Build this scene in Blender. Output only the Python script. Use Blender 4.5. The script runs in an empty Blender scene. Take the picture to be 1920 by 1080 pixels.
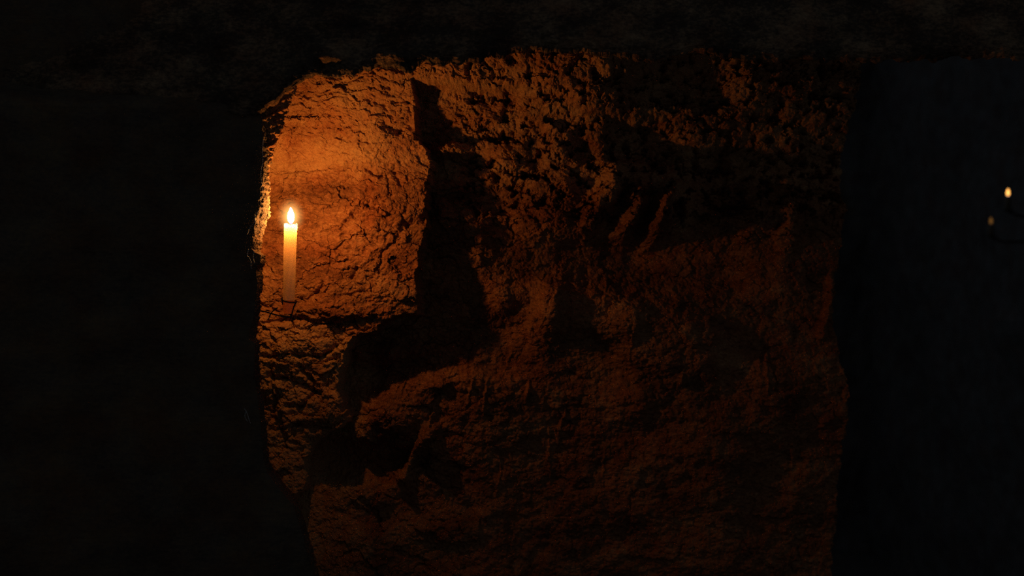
import bpy, bmesh, math
import numpy as np
from mathutils import Vector

C = bpy.context.scene.collection
F = 2717.0                       # focal length in pixels of a 1920 px wide frame
EYE = Vector((0.0, 0.0, 1.5))
FLAME = Vector((-0.3825, 2.5, 1.625))


def at(px, py, y):
    """point of the place seen at picture position px, py at distance y"""
    return Vector(((px - 960.0) / F * y, y, EYE.z - (py - 540.0) / F * y))


# ------------------------------------------------------------------ noise
def _hash(ix, iy, iz, seed):
    with np.errstate(over='ignore'):
        h = (ix.astype(np.uint32) * np.uint32(374761393) + iy.astype(np.uint32) * np.uint32(668265263)
             + iz.astype(np.uint32) * np.uint32(2147483647) + np.uint32((seed * 974711 + 12345) & 0xffffffff))
        h = (h ^ (h >> np.uint32(13))) * np.uint32(1274126177)
        h = (h ^ (h >> np.uint32(16))) * np.uint32(2246822519)
        h = h ^ (h >> np.uint32(15))
    return h.astype(np.float64) / 4294967295.0


def perlin(x, y, seed=0):
    ix = np.floor(x).astype(np.int64); iy = np.floor(y).astype(np.int64)
    fx = x - ix; fy = y - iy
    z = np.zeros_like(ix)
    def g(dx, dy):
        a = _hash(ix + dx, iy + dy, z, seed) * 2 * np.pi
        return np.cos(a) * (fx - dx) + np.sin(a) * (fy - dy)
    sx = fx * fx * fx * (fx * (fx * 6 - 15) + 10)
    sy = fy * fy * fy * (fy * (fy * 6 - 15) + 10)
    n0 = g(0, 0) * (1 - sx) + g(1, 0) * sx
    n1 = g(0, 1) * (1 - sx) + g(1, 1) * sx
    return (n0 * (1 - sy) + n1 * sy) * 1.5


def fbm(x, y, octs=4, seed=0, gain=0.5, lac=2.03):
    s = np.zeros_like(x); a = 1.0; f = 1.0
    for o in range(octs):
        s += a * perlin(x * f + 17.3 * o, y * f - 9.1 * o, seed + 31 * o)
        a *= gain; f *= lac
    return s


def ridged(x, y, octs=4, seed=0, gain=0.5):
    s = np.zeros_like(x); a = 1.0; f = 1.0; t = 0.0
    for o in range(octs):
        s += a * (1 - 2.2 * np.abs(perlin(x * f + 7.7 * o, y * f + 3.3 * o, seed + 13 * o)))
        t += a; a *= gain; f *= 2.1
    return s / t


def cells(x, y, seed=0):
    """broken-stone cells: a tilted facet height per cell, and the distance to the nearest crack"""
    ix = np.floor(x).astype(np.int64); iy = np.floor(y).astype(np.int64)
    z = np.zeros_like(ix)
    d1 = np.full(x.shape, 9.0); d2 = np.full(x.shape, 9.0); h = np.zeros(x.shape)
    for dx in (-1, 0, 1):
        for dy in (-1, 0, 1):
            cx = ix + dx; cy = iy + dy
            px = cx + 0.1 + 0.8 * _hash(cx, cy, z, seed)
            py = cy + 0.1 + 0.8 * _hash(cx, cy, z, seed + 1)
            ddx = x - px; ddy = y - py
            d = np.sqrt(ddx * ddx + ddy * ddy)
            hh = (_hash(cx, cy, z, seed + 2) - 0.5
                  + (_hash(cx, cy, z, seed + 3) - 0.5) * 1.6 * ddx
                  + (_hash(cx, cy, z, seed + 4) - 0.5) * 1.6 * ddy)
            near = d < d1
            d2 = np.where(near, d1, np.minimum(d2, d))
            h = np.where(near, hh, h)
            d1 = np.where(near, d, d1)
    return h, d2 - d1


def sstep(a, b, x):
    t = np.clip((x - a) / (b - a), 0, 1)
    return t * t * (3 - 2 * t)


def interp(x, pts):
    xs, ys = zip(*pts)
    return np.interp(x, xs, ys)


def poly_dist(u, v, pts):
    """signed distance to a closed outline, positive inside"""
    best = np.full(u.shape, 1e9); inside = np.zeros(u.shape, bool)
    n = len(pts)
    for i in range(n):
        x0, y0 = pts[i]; x1, y1 = pts[(i + 1) % n]
        ex, ey = x1 - x0, y1 - y0
        t = np.clip(((u - x0) * ex + (v - y0) * ey) / (ex * ex + ey * ey + 1e-9), 0, 1)
        best = np.minimum(best, np.hypot(u - x0 - t * ex, v - y0 - t * ey))
        c = (y0 > v) != (y1 > v)
        with np.errstate(divide='ignore', invalid='ignore'):
            xi = (x1 - x0) * (v - y0) / (y1 - y0 + 1e-12) + x0
        inside ^= c & (u < xi)
    return np.where(inside, best, -best)


def seg_dist(u, v, x0, y0, x1, y1):
    ex, ey = x1 - x0, y1 - y0
    t = np.clip(((u - x0) * ex + (v - y0) * ey) / (ex * ex + ey * ey), 0, 1)
    dx = u - x0 - t * ex; dy = v - y0 - t * ey
    side = np.sign(ex * (v - y0) - ey * (u - x0))
    return np.hypot(dx, dy), side, t


def grid_mesh(name, P, m, smooth=False):
    """P: rows x cols x 3 array of points -> one mesh object"""
    r, c, _ = P.shape
    me = bpy.data.meshes.new(name)
    me.vertices.add(r * c)
    me.vertices.foreach_set('co', P.reshape(-1).astype(np.float32))
    i = np.arange(r * c).reshape(r, c)
    q = np.stack([i[:-1, :-1], i[:-1, 1:], i[1:, 1:], i[1:, :-1]], -1).reshape(-1)
    nq = (r - 1) * (c - 1)
    me.loops.add(nq * 4); me.loops.foreach_set('vertex_index', q.astype(np.int32))
    me.polygons.add(nq)
    me.polygons.foreach_set('loop_start', np.arange(0, nq * 4, 4, dtype=np.int32))
    me.polygons.foreach_set('use_smooth', np.full(nq, smooth, bool))
    me.update(calc_edges=True)
    me.materials.append(m)
    o = bpy.data.objects.new(name, me); C.objects.link(o)
    return o


# -------------------------------------------------------------- materials
def new_mat(name):
    m = bpy.data.materials.new(name); m.use_nodes = True
    nt = m.node_tree; nt.nodes.clear()
    out = nt.nodes.new('ShaderNodeOutputMaterial')
    return m, nt, out


def rock_material(name, light, mid, dark, bump=0.5, strata=True):
    m, nt, out = new_mat(name)
    N = nt.nodes; L = nt.links
    bs = N.new('ShaderNodeBsdfPrincipled')
    bs.inputs['Roughness'].default_value = 0.95
    bs.inputs['Specular IOR Level'].default_value = 0.12
    tc = N.new('ShaderNodeTexCoord')
    mp = N.new('ShaderNodeMapping'); mp.inputs['Scale'].default_value = (1, 1, 1.7)
    L.new(tc.outputs['Object'], mp.inputs['Vector'])
    n1 = N.new('ShaderNodeTexNoise'); n1.inputs['Scale'].default_value = 9; n1.inputs['Detail'].default_value = 7
    n1.inputs['Roughness'].default_value = 0.68
    L.new(mp.outputs[0], n1.inputs['Vector'])
    n2 = N.new('ShaderNodeTexNoise'); n2.inputs['Scale'].default_value = 120; n2.inputs['Detail'].default_value = 5
    n2.inputs['Roughness'].default_value = 0.7
    L.new(mp.outputs[0], n2.inputs['Vector'])
    cr = N.new('ShaderNodeValToRGB')
    e = cr.color_ramp.elements
    e[0].position = 0.36; e[0].color = (*dark, 1)
    e[1].position = 0.66; e[1].color = (*light, 1)
    k = e.new(0.5); k.color = (*mid, 1)
    mx = N.new('ShaderNodeMath'); mx.operation = 'MULTIPLY_ADD'
    mx.inputs[1].default_value = 0.45
    sub = N.new('ShaderNodeMath'); sub.operation = 'MULTIPLY_ADD'; sub.inputs[1].default_value = 0.62
    L.new(n1.outputs['Fac'], sub.inputs[0]); sub.inputs[2].default_value = 0.0
    L.new(n2.outputs['Fac'], mx.inputs[0]); L.new(sub.outputs[0], mx.inputs[2])
    val = mx.outputs[0]
    if strata:                                   # paler bed of stone above about 1.70 m, redder clay below
        sp = N.new('ShaderNodeSeparateXYZ'); L.new(tc.outputs['Object'], sp.inputs[0])
        n3 = N.new('ShaderNodeTexNoise'); n3.inputs['Scale'].default_value = 5; n3.inputs['Detail'].default_value = 4
        L.new(tc.outputs['Object'], n3.inputs['Vector'])
        ad = N.new('ShaderNodeMath'); ad.operation = 'MULTIPLY_ADD'; ad.inputs[1].default_value = 0.16
        L.new(n3.outputs['Fac'], ad.inputs[0]); L.new(sp.outputs['Z'], ad.inputs[2])
        mr = N.new('ShaderNodeMapRange'); mr.inputs['From Min'].default_value = 1.755; mr.inputs['From Max'].default_value = 1.80
        mr.inputs['To Min'].default_value = -0.075; mr.inputs['To Max'].default_value = 0.075
        L.new(ad.outputs[0], mr.inputs['Value'])
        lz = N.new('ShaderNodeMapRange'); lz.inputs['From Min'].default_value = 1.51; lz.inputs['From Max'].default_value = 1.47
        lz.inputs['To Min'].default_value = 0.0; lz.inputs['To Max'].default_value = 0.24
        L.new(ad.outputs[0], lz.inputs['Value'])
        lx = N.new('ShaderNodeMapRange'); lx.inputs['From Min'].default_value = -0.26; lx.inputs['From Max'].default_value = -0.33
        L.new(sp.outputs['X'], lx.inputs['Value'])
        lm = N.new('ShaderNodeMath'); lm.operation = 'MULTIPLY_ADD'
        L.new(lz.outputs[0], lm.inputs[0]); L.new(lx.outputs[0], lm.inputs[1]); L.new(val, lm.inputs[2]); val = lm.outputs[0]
        a2 = N.new('ShaderNodeMath'); a2.operation = 'ADD'
        L.new(val, a2.inputs[0]); L.new(mr.outputs[0], a2.inputs[1]); val = a2.outputs[0]
    L.new(val, cr.inputs['Fac'])
    n5 = N.new('ShaderNodeTexNoise'); n5.inputs['Scale'].default_value = 13; n5.inputs['Detail'].default_value = 5
    n5.inputs['Roughness'].default_value = 0.6
    L.new(tc.outputs['Object'], n5.inputs['Vector'])
    r5 = N.new('ShaderNodeMapRange'); r5.inputs['From Min'].default_value = 0.40; r5.inputs['From Max'].default_value = 0.66
    L.new(n5.outputs['Fac'], r5.inputs['Value'])
    mc = N.new('ShaderNodeMix'); mc.data_type = 'RGBA'; mc.blend_type = 'MULTIPLY'
    L.new(r5.outputs[0], mc.inputs['Factor']); L.new(cr.outputs['Color'], mc.inputs['A'])
    mc.inputs['B'].default_value = (0.86, 0.66, 0.60, 1)
    L.new(mc.outputs['Result'], bs.inputs['Base Color'])
    # grain
    n4 = N.new('ShaderNodeTexNoise'); n4.inputs['Scale'].default_value = 260; n4.inputs['Detail'].default_value = 6
    n4.inputs['Roughness'].default_value = 0.75
    L.new(tc.outputs['Object'], n4.inputs['Vector'])
    b = N.new('ShaderNodeBump'); b.inputs['Strength'].default_value = bump; b.inputs['Distance'].default_value = 0.003
    L.new(n4.outputs['Fac'], b.inputs['Height'])
    L.new(b.outputs[0], bs.inputs['Normal'])
    L.new(bs.outputs[0], out.inputs['Surface'])
    return m


def plain(name, col, rough=0.6, metal=0.0, bump=0.0, scale=200):
    m, nt, out = new_mat(name); N = nt.nodes; L = nt.links
    bs = N.new('ShaderNodeBsdfPrincipled')
    bs.inputs['Roughness'].default_value = rough; bs.inputs['Metallic'].default_value = metal
    tc = N.new('ShaderNodeTexCoord'); n = N.new('ShaderNodeTexNoise')
    n.inputs['Scale'].default_value = scale; n.inputs['Detail'].default_value = 4
    L.new(tc.outputs['Object'], n.inputs['Vector'])
    cr = N.new('ShaderNodeValToRGB')
    cr.color_ramp.elements[0].position = 0.35; cr.color_ramp.elements[1].position = 0.7
    cr.color_ramp.elements[0].color = tuple(c * 0.6 for c in col) + (1,); cr.color_ramp.elements[1].color = (*col, 1)
    L.new(n.outputs['Fac'], cr.inputs['Fac']); L.new(cr.outputs[0], bs.inputs['Base Color'])
    if bump:
        b = N.new('ShaderNodeBump'); b.inputs['Strength'].default_value = bump; b.inputs['Distance'].default_value = 0.001
        L.new(n.outputs['Fac'], b.inputs['Height']); L.new(b.outputs[0], bs.inputs['Normal'])
    L.new(bs.outputs[0], out.inputs['Surface'])
    return m


def wax_material(name, dcol=(0.80, 0.60, 0.32), tcol=(0.97, 0.60, 0.235)):
    """translucent candle wax: part of the light is scattered back, part passes through"""
    m, nt, out = new_mat(name); N = nt.nodes; L = nt.links
    df = N.new('ShaderNodeBsdfDiffuse'); df.inputs['Color'].default_value = (*dcol, 1)
    tr = N.new('ShaderNodeBsdfTranslucent'); tr.inputs['Color'].default_value = (*tcol, 1)
    gl = N.new('ShaderNodeBsdfGlossy'); gl.inputs['Roughness'].default_value = 0.45
    tc = N.new('ShaderNodeTexCoord'); n = N.new('ShaderNodeTexNoise'); n.inputs['Scale'].default_value = 90
    L.new(tc.outputs['Object'], n.inputs['Vector'])
    b = N.new('ShaderNodeBump'); b.inputs['Strength'].default_value = 0.12; b.inputs['Distance'].default_value = 0.001
    L.new(n.outputs['Fac'], b.inputs['Height'])
    for q in (df, tr, gl): L.new(b.outputs[0], q.inputs['Normal'])
    mx = N.new('ShaderNodeMixShader'); mx.inputs[0].default_value = 0.80
    L.new(df.outputs[0], mx.inputs[1]); L.new(tr.outputs[0], mx.inputs[2])
    m2 = N.new('ShaderNodeMixShader'); m2.inputs[0].default_value = 0.03
    L.new(mx.outputs[0], m2.inputs[1]); L.new(gl.outputs[0], m2.inputs[2])
    L.new(m2.outputs[0], out.inputs['Surface'])
    return m


def pool_material(name):
    """molten wax: clear, lets the flame's light down into the candle"""
    m, nt, out = new_mat(name); N = nt.nodes; L = nt.links
    tp = N.new('ShaderNodeBsdfTransparent'); tp.inputs['Color'].default_value = POOL
    gl = N.new('ShaderNodeBsdfGlossy'); gl.inputs['Roughness'].default_value = 0.08
    n = N.new('ShaderNodeTexNoise'); n.inputs['Scale'].default_value = 40
    mp = N.new('ShaderNodeMapRange'); mp.inputs['To Min'].default_value = 0.04; mp.inputs['To Max'].default_value = 0.08
    L.new(n.outputs['Fac'], mp.inputs['Value'])
    mx = N.new('ShaderNodeMixShader'); L.new(mp.outputs[0], mx.inputs[0])
    L.new(tp.outputs[0], mx.inputs[1]); L.new(gl.outputs[0], mx.inputs[2])
    L.new(mx.outputs[0], out.inputs['Surface'])
    return m


POOL = (0.97, 0.90, 0.78, 1)


def flame_material(name, power):
    """burning gas: blue and weak at the root, yellow white above"""
    m, nt, out = new_mat(name); N = nt.nodes; L = nt.links
    tc = N.new('ShaderNodeTexCoord'); sp = N.new('ShaderNodeSeparateXYZ')
    L.new(tc.outputs['Object'], sp.inputs[0])
    mr = N.new('ShaderNodeMapRange'); mr.inputs['From Min'].default_value = 0.0; mr.inputs['From Max'].default_value = 0.028
    L.new(sp.outputs['Z'], mr.inputs['Value'])
    cr = N.new('ShaderNodeValToRGB'); e = cr.color_ramp.elements
    e[0].position = 0.05; e[0].color = (0.35, 0.30, 1.0, 1)
    e[1].position = 0.15; e[1].color = (1.0, 0.44, 0.095, 1)
    k = e.new(0.09); k.color = (0.75, 0.6, 1.0, 1)
    L.new(mr.outputs[0], cr.inputs['Fac'])
    st = N.new('ShaderNodeValToRGB'); s = st.color_ramp.elements
    s[0].position = 0.04; s[0].color = (0.0012,) * 3 + (1,)
    s[1].position = 0.22; s[1].color = (1, 1, 1, 1)
    k = s.new(0.09); k.color = (0.006,) * 3 + (1,)
    k = s.new(0.13); k.color = (0.5,) * 3 + (1,)
    L.new(mr.outputs[0], st.inputs['Fac'])
    mu = N.new('ShaderNodeMath'); mu.operation = 'MULTIPLY'; mu.inputs[1].default_value = power
    L.new(st.outputs[0], mu.inputs[0])
    em = N.new('ShaderNodeEmission')
    L.new(cr.outputs[0], em.inputs['Color']); L.new(mu.outputs[0], em.inputs['Strength'])
    L.new(em.outputs[0], out.inputs['Surface'])
    return m


def halo_material(name, radius, height, strength):
    """added halo in place of lens bloom: a transparent volume that only emits"""
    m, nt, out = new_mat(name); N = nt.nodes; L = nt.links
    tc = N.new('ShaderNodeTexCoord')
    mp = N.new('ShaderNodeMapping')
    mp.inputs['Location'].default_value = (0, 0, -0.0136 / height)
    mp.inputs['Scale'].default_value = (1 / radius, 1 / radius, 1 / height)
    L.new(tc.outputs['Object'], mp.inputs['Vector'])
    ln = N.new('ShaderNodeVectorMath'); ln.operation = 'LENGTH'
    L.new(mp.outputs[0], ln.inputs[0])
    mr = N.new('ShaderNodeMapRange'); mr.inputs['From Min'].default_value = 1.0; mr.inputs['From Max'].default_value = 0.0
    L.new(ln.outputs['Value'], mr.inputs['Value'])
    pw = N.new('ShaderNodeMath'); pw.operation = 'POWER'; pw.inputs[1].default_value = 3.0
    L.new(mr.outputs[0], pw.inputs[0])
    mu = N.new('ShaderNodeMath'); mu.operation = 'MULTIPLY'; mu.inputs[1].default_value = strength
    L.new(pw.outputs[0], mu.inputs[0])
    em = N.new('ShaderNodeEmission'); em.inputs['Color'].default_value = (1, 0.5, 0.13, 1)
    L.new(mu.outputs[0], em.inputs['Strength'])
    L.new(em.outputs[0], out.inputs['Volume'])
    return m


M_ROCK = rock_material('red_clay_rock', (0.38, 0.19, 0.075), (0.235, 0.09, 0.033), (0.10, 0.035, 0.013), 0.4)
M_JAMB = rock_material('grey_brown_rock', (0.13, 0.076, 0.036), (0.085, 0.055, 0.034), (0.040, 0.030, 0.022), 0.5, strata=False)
M_ROOF = rock_material('dark_roof_rock', (0.25, 0.14, 0.07), (0.06, 0.037, 0.022), (0.022, 0.016, 0.012), 0.5, strata=False)  # base colour lowered to keep the unlit roof front black under ambient fill
M_DARK = rock_material('dim_rock', (0.12, 0.10, 0.085), (0.085, 0.072, 0.062), (0.055, 0.046, 0.04), 0.4, strata=False)
M_WAX = wax_material('ivory_wax')
M_POOL = pool_material('molten_wax')
M_WICK = plain('charred_wick', (0.02, 0.016, 0.014), 0.9)
M_IRON = plain('rusty_wire', (0.055, 0.03, 0.018), 0.75, 0.3, 0.4, 900)
M_FOOT_SHADE = wax_material('shade_brown_wax', (0.42, 0.22, 0.11), (0.62, 0.30, 0.12))  # brown puts the ring's shade into the colour of the candle's foot
M_DULLWAX = plain('dark_wax', (0.16, 0.10, 0.05), 0.7)  # wax darkened so the far candle bodies stay hidden in the dark
M_WEB = plain('cobweb_silk', (0.62, 0.56, 0.48), 0.7)
M_FLAME = flame_material('candle_flame', 1250.0)
M_HALO = halo_material('lens_halo', 0.030, 0.040, 150.0)


# ---------------------------------------------------------- the rock walls
SCL = F / 2.72


def nominal(X, Z):
    return 960 + X * SCL, 540 - (Z - EYE.z) * SCL


def build_back_wall():
    us = np.concatenate([np.arange(395, 480, 3.4), np.arange(480, 860, 1.25), np.arange(860, 1150, 1.9), np.arange(1150, 1690, 2.6)])
    vs = np.concatenate([np.arange(40, 100, 1.9), np.arange(100, 720, 1.3), np.arange(720, 1130, 2.1), np.arange(1130, 2060, 8.0)])
    U, V = np.meshgrid(us, vs)
    X = (U - 960) / SCL; Z = EYE.z - (V - 540) / SCL
    # wandering of every outline
    wu = 7 * fbm(U / 45, V / 45, 4, 3) + 2.0 * fbm(U / 9, V / 9, 2, 5)
    wv = 7 * fbm(U / 45, V / 45, 4, 8) + 2.0 * fbm(U / 9, V / 9, 2, 9)
    u = U + wu; v = V + wv

    # the block beside the candle, and the recess where it breaks off
    block = [(300, -90), (770, -90), (786, 165), (784, 268), (815, 300), (806, 345), (800, 380), (797, 430), (790, 455), (788, 500),
             (786, 592), (742, 592), (706, 618), (668, 634), (646, 668), (640, 700), (628, 740), (652, 790),
             (588, 836), (562, 870), (560, 930), (520, 955), (500, 1200), (300, 1200)]
    d = poly_dist(u, v, block)
    right = 1 - sstep(-4, 4, d)
    step = interp(V, [(40, 0.0), (140, 0.0), (164, 0.004), (176, 0.09), (256, 0.09), (282, 0.10), (560, 0.108), (620, 0.122), (692, 0.132), (722, 0.105), (760, 0.098), (800, 0.09),
                      (850, 0.082), (930, 0.07), (1000, 0.06), (1120, 0.03)])
    Y = np.full(U.shape, 2.70)
    # forward lean of the upper bed toward the roof, on both sides
    lean = np.clip((330 - V) / 200.0, 0, 1.02)
    Y -= 0.185 * lean ** 1.8 * interp(U, [(400, 1), (800, 1), (1100, 0.9), (1650, 0.6)])
    Y -= 0.012 * sstep(318, 296, v) * sstep(800, 700, U)
    # lower down it falls back a little
    Y += 0.11 * sstep(430, 1080, V) * interp(U, [(480, 0.0), (600, 0.0), (760, 0.8), (1000, 1.0)])
    Y += 0.075 * sstep(560, 860, V) * sstep(690, 590, U)
    # right hand rock: set back by the step near the block, then comes forward
    wfar = sstep(900, 1040, U)
    stepr = step * (1 - wfar) + 0.078 * sstep(130, 300, V) * wfar
    Y += right * stepr
    hi = sstep(390, 290, v)
    Y += right * hi * interp(U, [(500, 0.0), (850, 0.0), (1000, 0.032), (1130, 0.05), (1260, 0.12), (1690, 0.31)])
    Y += right * (1 - hi) * interp(U, [(500, 0.0), (900, 0.0), (1000, 0.06), (1150, 0.13), (1350, 0.17), (1690, 0.26)]) * interp(V, [(300, 1.0), (520, 1.0), (800, 0.55)])

    def bump(cx, cy, rx, ry, h, ang=0.0, p=2.0, skew=0.0):
        a = math.radians(ang)
        du = (u - cx) * math.cos(a) + (v - cy) * math.sin(a)
        dv = -(u - cx) * math.sin(a) + (v - cy) * math.cos(a)
        du = du + skew * dv
        r = (np.abs(du / rx) ** p + np.abs(dv / ry) ** p)
        return h * np.exp(-r)

    Y0 = np.zeros_like(Y)
    # pits and hollows (+ = away from the eye)
    for a in [(1010, 250, 22, 60, 0.030, 8), (1060, 215, 26, 22, 0.028), (1090, 265, 24, 30, 0.03), (965, 190, 14, 34, 0.02),
              (1290, 150, 110, 42, 0.075, 0, 4), (1205, 252, 90, 36, 0.060, 0, 4), (1120, 480, 160, 46, 0.055, 0, 4),
              (1330, 500, 130, 60, 0.05, 0, 4), (1390, 330, 70, 90, 0.045, 0, 3),
              (652, 880, 80, 40, 0.06, 4, 4), (760, 875, 40, 26, 0.03, 0, 4), (700, 990, 60, 26, 0.03, 8),
              (940, 420, 40, 70, 0.03), (1080, 790, 40, 30, 0.008), (1230, 830, 80, 26, 0.012),
              (690, 720, 20, 40, 0.03)]:
        Y0 += bump(*a)
    # lumps and ridges (- = toward the eye)
    for a in [(1060, 120, 60, 34, -0.030), (1150, 130, 60, 20, -0.02), (1030, 170, 30, 30, -0.022), (1085, 185, 30, 22, -0.02),
              (1135, 262, 20, 40, -0.03, -15), (1000, 330, 50, 24, -0.02), (905, 250, 40, 40, -0.02), (838, 276, 34, 9, -0.075, -8), (945, 300, 34, 26, -0.02),
              (1142, 362, 24, 64, -0.085, 32, 2.5), (1202, 380, 20, 54, -0.095, 24, 2.5), (1262, 385, 18, 58, -0.11, 18, 2.5),
              (1062, 345, 22, 22, -0.03), (1450, 400, 30, 80, -0.03, 6), (1530, 380, 26, 90, -0.03, 4),
              (1030, 575, 26, 50, -0.075, 10, 3), (1130, 590, 90, 48, -0.075, 6, 4), (1280, 650, 110, 72, -0.07, 20, 4),
              (1230, 660, 150, 110, -0.02), (940, 560, 30, 30, -0.03), (735, 778, 62, 46, -0.05, 0, 3), (720, 668, 30, 16, -0.05), (770, 660, 20, 14, -0.03), (812, 718, 74, 24, -0.02, 0, 3), (660, 660, 14, 22, -0.03),
              (1350, 860, 120, 60, -0.03), (1200, 760, 80, 40, -0.03), (900, 760, 90, 50, -0.01), (1500, 760, 60, 90, -0.035),
              (1400, 950, 60, 90, -0.03), (800, 1010, 120, 30, -0.03), (1560, 960, 60, 70, -0.04), (1180, 1000, 110, 40, -0.025),
              (1560, 190, 90, 50, -0.03), (1420, 240, 80, 26, -0.02), (560, 660, 60, 24, -0.012), (530, 740, 40, 60, -0.014),
              (600, 760, 40, 30, -0.014), (640, 585, 60, 16, -0.012)]:
        Y0 += bump(*a)
    # the narrow pale rib near the dark end of the wall
    dd, side, t = seg_dist(u, v, 1626, 520, 1601, 640)
    Y0 -= 0.035 * np.exp(-(dd / 9) ** 2)
    dd, side, t = seg_dist(u, v, 745, 905, 800, 820)
    Y0 -= 0.05 * np.exp(-(dd / 12) ** 2)
    # pick marks: thin raised burrs beside shallow grooves
    for (x0, y0, x1, y1, h) in [(914, 712, 902, 792, 6), (994, 722, 986, 768, 7), (1066, 782, 1052, 834, 6), (1034, 800, 1036, 950, 3),
                                (884, 712, 874, 760, 5), (808, 770, 800, 806, 5), (940, 880, 930, 960, 4), (1080, 560, 1072, 620, 4),
                                (1200, 600, 1194, 690, 4), (1305, 690, 1290, 760, 4), (1150, 860, 1145, 940, 3), (1480, 640, 1476, 760, 4),
                                (848, 680, 836, 716, 4), (760, 700, 744, 742, 5), (1150, 520, 1142, 575, 5), (960, 660, 950, 700, 4)]:
        dd, side, t = seg_dist(U + 0.4 * wu, V, x0, y0, x1, y1)
        fade = np.sin(np.pi * np.clip(t * 0.94 + 0.03, 0, 1)) ** 0.5
        Y0 -= 0.0017 * h * np.exp(-(dd / 2.2) ** 2) * fade
        dr = np.hypot(np.maximum(dd, 0), 0) * side
        Y0 += 0.0006 * h * np.exp(-((dr - 6) / 4.0) ** 2) * fade
    # cracks that the photograph shows on the lit block
    for pts, w, h in [([(716, 372), (690, 390), (668, 404), (650, 418), (640, 432)], 4, 0.010), ([(815, 395), (790, 405), (765, 422), (752, 440)], 7, 0.016),
                      ([(640, 446), (680, 440), (712, 446), (742, 438)], 3, 0.006), ([(610, 540), (600, 552), (570, 562), (546, 576)], 4, 0.009),
                      ([(670, 500), (660, 520), (690, 545), (640, 556)], 4, 0.008), ([(500, 575), (560, 586), (620, 590)], 3, 0.006),
                      ([(492, 606), (560, 600), (640, 606), (700, 600)], 5, 0.010), ([(490, 667), (540, 664), (585, 670), (610, 662), (640, 640)], 4, 0.014),
                      ([(500, 705), (530, 712), (560, 722), (600, 742)], 4, 0.012), ([(560, 690), (580, 710), (586, 740), (560, 765), (530, 762)], 4, 0.014),
                      ([(505, 810), (550, 800), (600, 808), (640, 820)], 4, 0.012), ([(690, 320), (720, 330), (740, 322), (752, 346)], 4, 0.008),
                      ([(730, 240), (752, 246), (776, 238)], 7, 0.014), ([(650, 262), (690, 272), (720, 268)], 3, 0.005),
                      ([(540, 238), (560, 250)], 4, 0.007), ([(505, 318), (560, 322), (620, 316), (700, 318)], 3, 0.004),
                      ([(520, 640), (505, 690), (512, 740), (506, 790)], 4, 0.012)]:
        for i in range(len(pts) - 1):
            dd, side, t = seg_dist(U + 0.8 * wu, V + 0.8 * wv, *pts[i], *pts[i + 1])
            Y0 += h * np.exp(-(dd / w) ** 2) * 0.8
    Y += Y0 * (1 - 0.35 * sstep(430, 560, V) * sstep(850, 950, U))

    # broken stone
    leftm = sstep(-10, 20, d)
    calm = 1 - 0.55 * np.exp(-(((U - 600) / 150) ** 2 + ((V - 300) / 45) ** 2))
    low = sstep(540, 680, V)
    up = sstep(300, 160, V)
    x1 = X + 0.010 * fbm(X / 0.05, Z / 0.05, 4, 20, 0.6); z1 = Z + 0.010 * fbm(X / 0.05, Z / 0.05, 4, 21, 0.6)
    h1, c1 = cells(x1 / 0.085, z1 / 0.055, 40)
    h2, c2 = cells(x1 / 0.034 + 3, (z1 + 0.25 * x1) / 0.022, 50)
    h3, c3 = cells(x1 / 0.013, z1 / 0.009, 60)
    a1 = leftm * (0.0058 + 0.012 * low) + (1 - leftm) * (0.012 - 0.004 * low)
    a2 = leftm * (0.0045 + 0.006 * low) + (1 - leftm) * (0.007 - 0.003 * low)
    soft = 1 - 0.5 * sstep(850, 950, U) * sstep(380, 480, V)
    strip = 1 - 0.55 * sstep(680, 600, U) * sstep(600, 660, V)
    a1 = a1 * soft * strip; a2 = a2 * soft * strip
    a3 = leftm * 0.0016 + (1 - leftm) * 0.0016
    Y += a1 * h1 * calm * 1.25 + a2 * h2 * calm * 1.25 + a3 * h3 * (0.4 + 0.6 * calm)
    Y += (0.35 * a1 * np.exp(-(c1 / 0.09) ** 2) + 0.5 * a2 * np.exp(-(c2 / 0.10) ** 2)) * calm * (0.30 + 0.7 * low)
    # thin beds near the roof, almost level
    Y += up * 0.008 * ridged(X / 0.11, (Z + 0.10 * X + 0.01 * fbm(X / .06, Z / .06, 2, 70)) / 0.016, 3, 71)
    top2 = sstep(200, 120, V)
    Y += top2 * 0.012 * ridged(X / 0.07 + 4, (Z + 0.02 * fbm(X / .05, Z / .05, 3, 77)) / 0.02, 3, 78)
    # pitted, crumbly texture
    pit = np.maximum(0, fbm(X / 0.012, Z / 0.009, 3, 80) - 0.35)
    Y += (0.006 + 0.010 * up) * pit * calm
    big = np.maximum(0, fbm(X / 0.03, Z / 0.024, 3, 83) - 0.30)
    big2 = np.maximum(0, fbm(X / 0.03, Z / 0.024, 4, 83, 0.6) - 0.12)
    Y += sstep(830, 900, U) * sstep(460, 340, V) * 0.052 * big2
    Y += leftm * 0.006 * big * calm
    Y += 0.018 * fbm(X / 0.28, Z / 0.25, 3, 90) * sstep(500, 800, U)
    th = math.radians(38); xa = X * math.cos(th) + Z * math.sin(th); za = -X * math.sin(th) + Z * math.cos(th)
    diag = np.exp(-(((U - 690) / 130) ** 2 + ((V - 480) / 150) ** 2) ** 2) * leftm
    Y -= 0.005 * diag * ridged(xa / 0.10, (za + 0.012 * fbm(X / .05, Z / .05, 2, 75)) / 0.028, 3, 76)
    Y += (0.0026 + 0.002 * low) * fbm(X / 0.03, Z / 0.024, 4, 91) * calm + 0.0009 * fbm(X / 0.006, Z / 0.005, 3, 92)
    # the far end turns away into the dark passage
    edge = interp(V, [(0, 1660), (400, 1650), (600, 1622), (760, 1650), (900, 1640), (1130, 1625)])
    Y += 1.6 * np.clip((u - edge) / 60.0, 0, 1.2) ** 1.6
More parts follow.
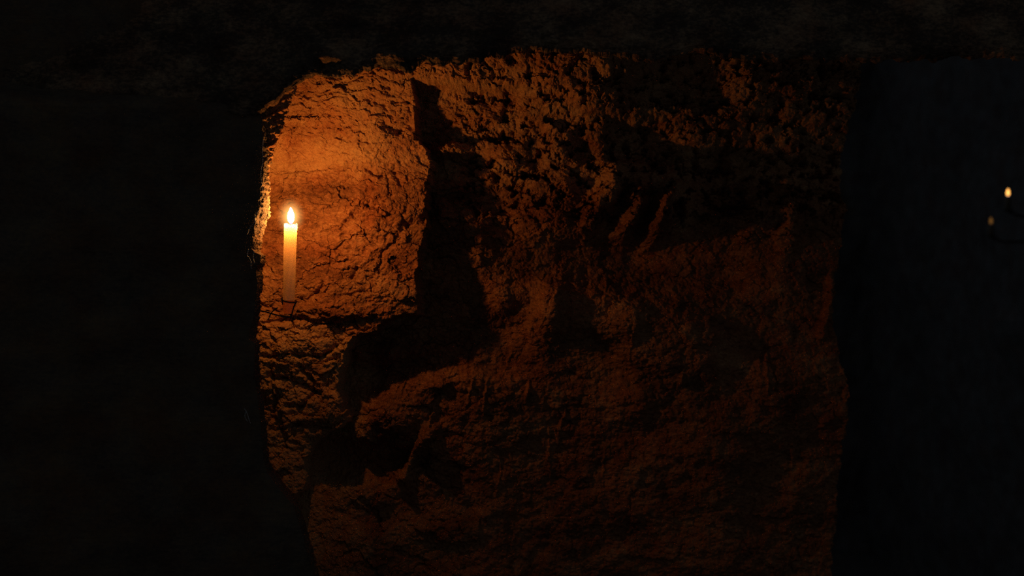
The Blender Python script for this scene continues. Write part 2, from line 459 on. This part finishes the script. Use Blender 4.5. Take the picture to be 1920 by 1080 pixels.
    # small sideways jitter so ledges can overhang
    X = X + 0.0020 * fbm(X / 0.012, Z / 0.012, 3, 95)
    Z = Z + 0.0020 * fbm(X / 0.012, Z / 0.012, 3, 96) - 0.0035 * up * ridged(X / 0.08, Z / 0.02, 2, 97)
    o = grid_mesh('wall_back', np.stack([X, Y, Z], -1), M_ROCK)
    o['kind'] = 'structure'; o['label'] = 'rough orange rock wall behind the burning candle'
    return o


def build_left_jamb():
    """dark rock jamb in front of the candle's left side, swept down the picture row by row"""
    vs = np.concatenate([np.arange(-40, 1130, 1.7), np.arange(1130, 2190, 8.0)])
    sil = [(-40, 470), (150, 470), (200, 500), (215, 503), (250, 506), (290, 506), (310, 505), (330, 503), (345, 503), (370, 504), (400, 503), (420, 498),
           (440, 491), (466, 487), (474, 488), (479, 496), (495, 495), (502, 491), (522, 491), (540, 490), (560, 487), (580, 486), (600, 483),
           (620, 479), (632, 478), (641, 485), (660, 485), (700, 484), (740, 490), (800, 497), (850, 500), (880, 508), (915, 534), (940, 556),
           (1000, 575), (1080, 596), (1130, 606)]
    cham = [(-40, 8), (200, 9), (215, 11), (250, 11), (290, 10), (310, 6), (330, 3), (343, 4), (352, 10), (380, 16), (400, 17), (420, 15), (440, 13),
            (466, 13), (474, 6), (479, 1), (495, 1), (503, 6), (520, 5), (530, 2), (600, 4), (620, 6), (632, 8), (642, 2), (1130, 2)]
    yed = 2.47
    ts = np.concatenate([np.linspace(0, 1, 70) ** 0.6, 1 + np.linspace(0, 1, 30)[1:], 2 + np.linspace(0, 1, 40)[1:]])
    V, T = np.meshgrid(vs, ts, indexing='ij')
    wob = 1.8 * fbm(V / 14, V * 0 + 0.5, 5, 200, 0.62)
    s = interp(V, sil) + wob; ch = np.maximum(0.5, 0.82 * interp(V, cham) + 0.8 * wob)
    zz = EYE.z - (V - 540) / F * 2.48
    xs = (s - 960) / F * yed                 # silhouette edge
    xc = xs - ch / F * yed                   # where the front face ends
    yc = yed - 0.030 - 0.6 * ch / F          # and how far forward
    # front: from far left, nearer the eye, to (xc, yc)
    k = np.clip(T, 0, 1)
    calmx = interp(V, [(-40, -0.432), (150, -0.432), (220, -0.421), (350, -0.424), (400, -0.430), (440, -0.434), (480, -0.430), (560, -0.432), (860, -0.424), (1000, -0.355), (1130, -0.325)])
    fx = -1.35 + (calmx + 1.35) * k
    fx = fx + (xc - calmx) * np.exp(-(calmx - fx) / 0.015)
    fy = 2.14 + (yc - 2.14) * k ** 0.8
    k2 = np.clip(T - 1, 0, 1)
    cx = xc + (xs - xc) * np.sin(k2 * math.pi / 2) ** 0.9
    cy = yc + (yed + 0.006 - yc) * k2
    k3 = np.clip(T - 2, 0, 1)
    bx = xs - 0.16 * k3 ** 1.5 - 0.008 * k3
    by = yed + 0.006 + 0.36 * k3
    X = np.where(T <= 1, fx, np.where(T <= 2, cx, bx))
    Y = np.where(T <= 1, fy, np.where(T <= 2, cy, by))
    q = np.where(T <= 1, (fx - xc), T * 0.03)
    rough = np.where(T <= 1, sstep(0.0, 0.75, k), 1.0)
    n1 = fbm(q / 0.05, zz / 0.05, 5, 210); n2 = fbm(q / 0.012 + 5, zz / 0.012, 3, 211)
    damp = np.where(T <= 1, 0.35, 1.0)
    Y = Y + damp * (0.006 * n1 + 0.0022 * n2) * rough
    X = X + np.where(T <= 1, 0, np.where(T <= 2, 0.0015, 0.003)) * fbm(q / 0.010 + zz / 0.02, zz / 0.006 - q / 0.012, 4, 212, 0.6)
    Y = Y + 0.11 * sstep(215, 150, V)
    # long forward lean well away from the edge
    Y = Y + 0.03 * fbm(X / 0.3, zz / 0.3, 3, 215) * sstep(0.02, 0.25, xc - X) * (T <= 1)
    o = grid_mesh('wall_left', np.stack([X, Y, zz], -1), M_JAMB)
    o['kind'] = 'structure'; o['label'] = 'dark rock jamb left of the candle with a bright lit edge'
    return o


def build_inner_corner():
    """slanting rock above the jamb's lit edge, joining jamb and roof"""
    vs = np.arange(120, 352, 1.5)
    V, T = np.meshgrid(vs, np.linspace(0, 1, 50), indexing='ij')
    x0 = interp(V, [(120, 560), (160, 540), (200, 492), (230, 493), (330, 495), (352, 495)])
    x1 = interp(V, [(120, 600), (160, 558), (185, 549), (215, 535), (240, 531), (270, 519), (300, 509), (330, 502), (352, 499)])
    x1 = x1 + 2.5 * fbm(V / 18, V * 0 + .3, 3, 301)
    y0 = 2.447; y1 = 2.473
    k = T
    Yd = y0 + (y1 - y0) * k ** 1.1
    u = x0 + (x1 - x0) * np.clip(k * 1.15, 0, 1) ** 0.8 - np.clip(k - 0.86, 0, 1) * 60
    X = (u - 960) / F * 2.468
    Z = EYE.z - (V - 540) / F * 2.468
    st = ridged((V - 1.1 * u) / 60, (V + 0.75 * u) / 13, 3, 305)
    Yd = Yd + 0.008 * st + 0.004 * fbm(u / 8, V / 8, 4, 306)
    X = X + 0.0015 * fbm(u / 5, V / 5, 3, 307)
    o = grid_mesh('trim_1', np.stack([X, Yd, Z], -1), M_ROCK)
    o['kind'] = 'structure'; o['label'] = 'slanting dark rock band between the lit jamb edge and the roof'
    return o


def build_roof():
    us = np.concatenate([np.arange(-120, 470, 8.0), np.arange(470, 1200, 2.0), np.arange(1200, 2100, 5.0)])
    ts = np.concatenate([np.linspace(0, 1, 230) ** 0.6, 1 + np.linspace(0, 1, 16)[1:], 2 + np.linspace(0, 1, 60)[1:]])
    U, T = np.meshgrid(us, ts, indexing='ij')
    lip = interp(U, [(-120, 210), (470, 215), (495, 205), (535, 172), (560, 152), (590, 141), (628, 143), (650, 141), (680, 134), (700, 125),
                     (770, 128), (797, 113), (853, 115), (894, 110), (950, 100), (993, 88), (1130, 98), (1224, 112), (1293, 92), (1410, 105),
                     (1640, 112), (1800, 104), (2100, 100)])
    lip = lip + 6.0 * fbm(U / 30, U * 0 + .2, 5, 400, 0.6)
    ylv = 0.010 * fbm(U / 60, U * 0 + .7, 3, 402)
    ylip = 2.44
    zl = EYE.z - (lip - 540) / F * ylip
    X = (U - 960) / F * ylip
    k = np.clip(T, 0, 1)
    fz = 2.15 + (zl - 2.15) * k
    fy = 2.52 + (ylip - 0.012 - 2.52) * k          # leans back upward
    k2 = np.clip(T - 1, 0, 1)
    lz = zl - 0.004 * np.sin(k2 * math.pi); ly = ylip - 0.012 + 0.012 * k2
    k3 = np.clip(T - 2, 0, 1)
    uz = zl + 0.16 * k3; uy = ylip + 0.33 * k3
    Y = np.where(T <= 1, fy, np.where(T <= 2, ly, uy)); Z = np.where(T <= 1, fz, np.where(T <= 2, lz, uz))
    und = sstep(1.2, 2.1, T)
    Y = Y + 0.007 * fbm(X / 0.022, Z / 0.012 + T, 4, 415, 0.6) * sstep(0.9, 1.0, T) * (T < 2.6)
    Y = Y + ylv * sstep(0.85, 1.0, T) * (T < 2.4)
    Z = Z - und * (0.007 * ridged(X / 0.09, Y / 0.03, 3, 410) + 0.004 * fbm(X / 0.02, Y / 0.015, 4, 411))
    Y = Y + (1 - und) * (0.0035 * fbm(X / 0.04, Z / 0.03, 4, 412) + 0.001 * fbm(X / 0.01, Z / 0.01, 3, 413))
    # stone lumps that stand out of the roof's front and catch the light from below
    for (cx, cy, rx, ry, h) in [(614, 108, 24, 10, 0.042), (605, 90, 18, 6, 0.014), (737, 108, 30, 10, 0.042), (722, 99, 16, 6, 0.012), (574, 122, 10, 6, 0.012), (583, 131, 9, 6, 0.012),
                                (588, 137, 10, 5, 0.010), (603, 36, 14, 5, 0.010), (860, 78, 6, 3, 0.006), (895, 76, 6, 3, 0.007), (818, 108, 8, 4, 0.008),
                                (840, 84, 5, 3, 0.006), (930, 70, 8, 3, 0.005), (1030, 76, 14, 4, 0.006), (780, 88, 24, 3, 0.004), (556, 164, 8, 5, 0.012)]:
        xx = (cx - 960) / F * 2.42; zc = EYE.z - (cy - 540) / F * 2.42
        rr = ((X - xx) / (rx / F * 2.42)) ** 2 + ((Z - zc) / (ry / F * 2.42)) ** 2
        Y = Y - h * 0.8 * np.exp(-rr * 0.9) * (T <= 1.2)
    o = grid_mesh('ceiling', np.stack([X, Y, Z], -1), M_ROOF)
    o['kind'] = 'structure'; o['label'] = 'low dark rock roof above the lit wall'
    return o


def build_passage():
    """dark passage to the right of the wall, where the far candle burns"""
    def slab(name, label, f, nu, nv):
        A, B = np.meshgrid(np.linspace(0, 1, nu), np.linspace(0, 1, nv), indexing='ij')
        P = f(A, B)
        n = fbm(A * 9, B * 5, 5, hash(len(name)) % 97)
        P[..., 0] += 0.05 * n; P[..., 1] += 0.05 * fbm(A * 8 + 3, B * 6, 4, 55); P[..., 2] += 0.0 * n
        o = grid_mesh(name, P, M_DARK); o['kind'] = 'structure'; o['label'] = label
    slab('wall_right', 'dark side wall of the passage at the right', lambda a, b: np.stack([2.02 + 0 * a, 2.9 + 6.1 * a, -0.1 + 3.1 * b], -1), 140, 60)
    slab('wall_far', 'dark end wall of the passage behind the far candle', lambda a, b: np.stack([0.2 + 3.2 * a, 8.2 + 0 * a, -0.1 + 3.1 * b], -1), 90, 80)
    o = None
    A, B = np.meshgrid(np.linspace(0, 1, 110), np.linspace(0, 1, 150), indexing='ij')
    P = np.stack([-1.6 + 5.0 * A, 0.3 + 8.1 * B, 0.02 * fbm(A * 12, B * 18, 4, 61)], -1)
    o = grid_mesh('floor', P, M_DARK); o['kind'] = 'structure'; o['label'] = 'uneven earth floor below the candle'


build_back_wall()
build_left_jamb()
build_inner_corner()
build_roof()
build_passage()


# ------------------------------------------------------------ small things
def mesh_obj(name, bm, m, parent=None, smooth=True):
    me = bpy.data.meshes.new(name); bm.to_mesh(me); bm.free()
    me.materials.append(m)
    for p in me.polygons: p.use_smooth = smooth
    o = bpy.data.objects.new(name, me); C.objects.link(o)
    if parent: o.parent = parent
    return o


def lathe(profile, seg=32, jig=None):
    bm = bmesh.new(); rings = []
    for (r, z) in profile:
        if r < 1e-6:
            rings.append([bm.verts.new((0, 0, z))])
        else:
            ring = []
            for i in range(seg):
                a = 2 * math.pi * i / seg
                rr, zz = (r, z) if jig is None else jig(r, z, a)
                ring.append(bm.verts.new((rr * math.cos(a), rr * math.sin(a), zz)))
            rings.append(ring)
    for A, B in zip(rings, rings[1:]):
        n = max(len(A), len(B))
        for i in range(n):
            j = (i + 1) % n
            if len(A) == 1: bm.faces.new((A[0], B[j], B[i])) if False else bm.faces.new((A[0], B[i], B[j]))
            elif len(B) == 1: bm.faces.new((A[i], A[j], B[0]))
            else: bm.faces.new((A[i], A[j], B[j], B[i]))
    bmesh.ops.recalc_face_normals(bm, faces=bm.faces)
    return bm


def tube(bm, pts, r, seg=10, closed=False):
    pts = [Vector(p) for p in pts]; n = len(pts); rings = []
    up = Vector((0.31, 0.2, 0.93)).normalized()
    for i, p in enumerate(pts):
        a = pts[(i - 1) % n] if closed or i > 0 else p
        b = pts[(i + 1) % n] if closed or i < n - 1 else p
        t = (b - a).normalized()
        s = t.cross(up)
        if s.length < 1e-3: s = t.cross(Vector((1, 0, 0)))
        s.normalize(); w = s.cross(t).normalized()
        rad = r(i / max(1, n - 1)) if callable(r) else r
        rings.append([bm.verts.new(p + s * math.cos(2 * math.pi * k / seg) * rad + w * math.sin(2 * math.pi * k / seg) * rad) for k in range(seg)])
    last = n if closed else n - 1
    for i in range(last):
        A = rings[i]; B = rings[(i + 1) % n]
        for k in range(seg):
            bm.faces.new((A[k], A[(k + 1) % seg], B[(k + 1) % seg], B[k]))
    if not closed:
        bm.faces.new(rings[0]); bm.faces.new(list(reversed(rings[-1])))
    bmesh.ops.recalc_face_normals(bm, faces=bm.faces)
    return bm


def smooth_path(pts, n=8):
    pts = [Vector(p) for p in pts]; out = []
    for i in range(len(pts) - 1):
        p0 = pts[max(i - 1, 0)]; p1 = pts[i]; p2 = pts[i + 1]; p3 = pts[min(i + 2, len(pts) - 1)]
        for k in range(n):
            t = k / n
            out.append(0.5 * ((2 * p1) + (p2 - p0) * t + (2 * p0 - 5 * p1 + 4 * p2 - p3) * t * t + (3 * p1 - p0 - 3 * p2 + p3) * t ** 3))
    out.append(pts[-1])
    return out


def thing(name, label, cat, loc, group=None):
    o = bpy.data.objects.new(name, None); C.objects.link(o)
    o.location = loc; o['label'] = label; o['category'] = cat
    o.empty_display_size = 0.02
    if group: o['group'] = group
    return o


FLAME_PROFILE = [(0.0, 0.0), (0.00147, 0.0004), (0.00331, 0.003), (0.00442, 0.006), (0.00534, 0.009), (0.0058, 0.0115), (0.0057, 0.014), (0.00515, 0.0172), (0.00432, 0.0205), (0.00304, 0.0235), (0.00175, 0.0262), (0.00064, 0.0284), (0.0, 0.0292)]


def make_candle():
    base = at(541, 588, 2.5); top = at(545, 420, 2.5)
    H = (top - base).length
    t = thing('candle', 'tall ivory candle burning in front of the orange rock wall', 'candle', base)
    lean = math.atan2(top.x - base.x, top.z - base.z)
    t.rotation_euler = (0, lean, 0)

    def jig(r, z, a):
        w = 1 + 0.012 * math.sin(3 * a + 40 * z) + 0.008 * math.sin(7 * a - 90 * z)
        z2 = z
        if z > H - 0.004:
            z2 = z + 0.0011 * math.sin(2 * a + 0.8) + 0.0006 * math.sin(5 * a)
        # run of wax swelling the rim on its right side
        da = math.atan2(math.sin(a + 0.35), math.cos(a + 0.35))
        sw = math.exp(-(da / 0.33) ** 2)
        dz = z - (H - 0.0055)
        r2 = r * w + 0.0019 * sw * math.exp(-(dz / (0.0055 if dz < 0 else 0.0042)) ** 2) * (r > 0.008)
        return r2, z2
    prof = [(0, 0)]
    prof += [(0.0062, 0.0), (0.0066, 0.001)]
    for i in range(1, 48):
        k = i / 48
        z = 0.001 + (H - 0.006) * k
        prof.append((min(0.0102 + 0.0009 * k, 0.0066 + 0.00019 * z / 0.001), z))
    prof = [p for p in prof if p[1] < H - 0.017] + [(0.0111, H - 0.016 + 0.0011 * i) for i in range(11)]
    prof += [(0.0112, H - 0.0045), (0.01125, H - 0.0025), (0.0110, H - 0.0009), (0.0104, H - 0.0001), (0.0100, H)]
    mesh_obj('wax_body', lathe(prof, 48, jig), M_WAX, t)
    mesh_obj('melt_pool', lathe([(0.0110, H - 0.0032), (0.0060, H - 0.0036), (0.0025, H - 0.0037), (0, H - 0.0036)], 32), M_POOL, t)
    # wick
    zw = H - 0.0040
    bm = bmesh.new()
    tube(bm, smooth_path([(0, 0, zw), (0.0002, 0, zw + 0.004), (0.0006, -0.0003, zw + 0.008), (0.0013, -0.0005, zw + 0.011)], 5), lambda k: 0.0009 * (1 - 0.3 * k), 8)
    mesh_obj('wick', bm, M_WICK, t)
    fl = mesh_obj('flame', lathe(FLAME_PROFILE, 28), M_FLAME, t)
    fl.location = (0.0003, 0, H - 0.0004); fl.rotation_euler = (0, -lean, 0)
    g = lathe([(0, -0.0264)] + [(0.030 * math.sin(math.pi * k / 14), 0.0136 - 0.040 * math.cos(math.pi * k / 14)) for k in range(1, 14)] + [(0, 0.0536)], 24)  # emissive shell added round the flame to give the lens bloom
    mesh_obj('halo', g, M_HALO, fl)
    return t, base, top, H


candle, BASE, TOP, H = make_candle()


def make_bracket():
    loc = at(487, 583, 2.5)
    t = thing('candle_bracket', 'dark bent wire bracket holding the ivory candle, fixed in the rock jamb', 'candle holder', loc)

    def rel(px, py, y): return at(px, py, y) - loc
    c = at(541.5, 563, 2.5) - loc
    # ring round the candle, tipped down to the right
    bm = bmesh.new()
    R = 0.0128; pts = []
    for i in range(40):
        a = 2 * math.pi * i / 40
        pts.append(c + Vector((R * math.cos(a), R * math.sin(a), -0.0026 * math.cos(a) + 0.0030 * math.sin(a))))
    tube(bm, pts, 0.0014, 10, closed=True)
    mesh_obj('ring', bm, M_IRON, t)
    bm = bmesh.new()
    tube(bm, smooth_path([rel(529, 561, 2.49), rel(529, 566, 2.489), rel(530, 571, 2.490)], 6), 0.0013, 8)
    mesh_obj('hook', bm, M_IRON, t)
    # arm from the rock, under the candle and up to the ring on the right
    bm = bmesh.new()
    tube(bm, smooth_path([rel(478, 583, 2.515), rel(488, 583, 2.508), rel(500, 585, 2.502), rel(512, 589, 2.497), rel(524, 592, 2.493), rel(536, 594, 2.492),
                          rel(544, 594, 2.492), rel(547, 590, 2.492), rel(549, 582, 2.4915), rel(552, 573, 2.4905), rel(556, 566, 2.492)], 7), 0.0013, 10)
    mesh_obj('arm', bm, M_IRON, t)
    # twisted tail of the wire
    bm = bmesh.new()
    tube(bm, smooth_path([rel(521, 577, 2.492), rel(514, 581, 2.493), rel(508, 588, 2.499), rel(505, 595, 2.494), rel(502, 600, 2.495)], 6), 0.0012, 8)
    mesh_obj('wire_tail', bm, M_IRON, t)
    # added brown sleeve standing in for the candle's shaded foot below the ring
    bm = lathe([(0.0116, 0.0225), (0.0113, 0.0215), (0.0106, 0.014), (0.0088, 0.004), (0.0076, -0.0012)], 32)
    o = mesh_obj('foot_shade_sleeve', bm, M_FOOT_SHADE, t); o.location = BASE - loc
    # small cup plate the candle stands on
    bm = lathe([(0, 0), (0.0068, 0), (0.0074, 0.0007), (0.0072, 0.0016), (0, 0.0014)], 24)
    o = mesh_obj('seat_plate', bm, M_IRON, t)
    o.location = BASE - loc + Vector((0, 0, -0.0017))
    return t


make_bracket()


def cobweb(label, strands, y):
    bm = bmesh.new()
    o0 = at(*strands[0][0], y)
    for s in strands:
        tube(bm, smooth_path([at(px, py, y + 0.003 * math.sin(i * 2.1)) - o0 for i, (px, py) in enumerate(s)], 6), 0.00028, 5)
    o = mesh_obj('cobweb', bm, M_WEB); o.location = o0
    o['label'] = label; o['category'] = 'cobweb'; o['group'] = 'cobweb threads on the jamb edge'


cobweb('loose cobweb thread hanging on the jamb below its bright lit edge', [[(488, 392), (479, 402), (478, 415), (468, 428), (464, 440)]], 2.425)
cobweb('loose cobweb thread drooping beside the square notch in the jamb', [[(466, 468), (464, 478), (470, 488), (471, 505)], [(477, 468), (475, 480), (477, 494)]], 2.425)
cobweb('long cobweb thread down the jamb above its bright lit edge', [[(494, 262), (492, 280), (493, 300), (489, 325), (491, 345), (492, 356)]], 2.43)
cobweb('small cobweb tangle low on the dark jamb beside the cracked stones', [[(458, 766), (463, 774), (466, 784), (470, 794)], [(462, 770), (459, 780), (464, 790)]], 2.42)


# far candle in the passage, out of focus, and a dimmer one nearer the floor
def far_candle(label, px, py, y, power, h):
    p = at(px, py, y)
    base = p - Vector((0, 0, h + 0.012))
    t = thing('candle', label, 'candle', base, None)
    mesh_obj('wax_body', lathe([(0, 0), (0.0105, 0), (0.011, h - 0.003), (0.0108, h), (0.006, h - 0.002), (0, h - 0.003)], 24), M_DULLWAX, t)
    bm = bmesh.new(); tube(bm, [(0, 0, h - 0.003), (0.0006, 0, h + 0.006)], 0.0009, 6); mesh_obj('wick', bm, M_WICK, t)
    f = mesh_obj('flame', lathe(FLAME_PROFILE, 20), flame_material('far_flame', power), t); f.location = (0, 0, h + 0.001)
    # iron spike bracket carrying it from the side wall
    b = thing('candle_bracket', 'dark iron bracket under the ' + ('small glowing far candle' if power > 1 else 'faint blurred far candle'), 'candle holder', base)
    bm = lathe([(0, -0.004), (0.016, -0.004), (0.018, 0.0), (0.016, 0.0), (0, -0.0005)], 20); mesh_obj('seat_plate', bm, M_IRON, b)
    bm = bmesh.new(); tube(bm, [(0, 0.0, -0.004), (0.05, 0.02, -0.02), (2.06 - base.x, 0.05, -0.02)], 0.005, 8); mesh_obj('arm', bm, M_IRON, b)
    return t


far_candle('small out of focus candle glowing alone in the dark passage at right', 1890, 363, 5.0, 2.4, 0.045)
far_candle('faint blurred candle below and left of the brighter far one', 1858, 416, 5.3, 0.13, 0.04)

# ---------------------------------------------------------- light, camera
w = bpy.data.worlds.new('ambient_fill'); bpy.context.scene.world = w
w.use_nodes = True
bg = w.node_tree.nodes['Background']
bg.inputs['Color'].default_value = (0.55, 0.74, 1.0, 1)
bg.inputs['Strength'].default_value = 0.055  # added ambient fill for the dark rock, no source in the cave

cam = bpy.data.cameras.new('camera'); co = bpy.data.objects.new('camera', cam); C.objects.link(co)
co.location = EYE; co.rotation_euler = (math.radians(90), 0, 0)
cam.sensor_width = 36.0; cam.lens = 36.0 * F / 1920.0
cam.clip_start = 0.05; cam.clip_end = 50
cam.dof.use_dof = True; cam.dof.focus_distance = 2.61; cam.dof.aperture_fstop = 2.8; cam.dof.aperture_blades = 9
sc = bpy.context.scene
sc.camera = co
sc.view_settings.view_transform = 'Standard'; sc.view_settings.look = 'None'
sc.view_settings.exposure = 0.0; sc.view_settings.gamma = 1.0; sc.view_settings.use_curve_mapping = False
sc.cycles.use_denoising = False
sc.cycles.sample_clamp_indirect = 1.0
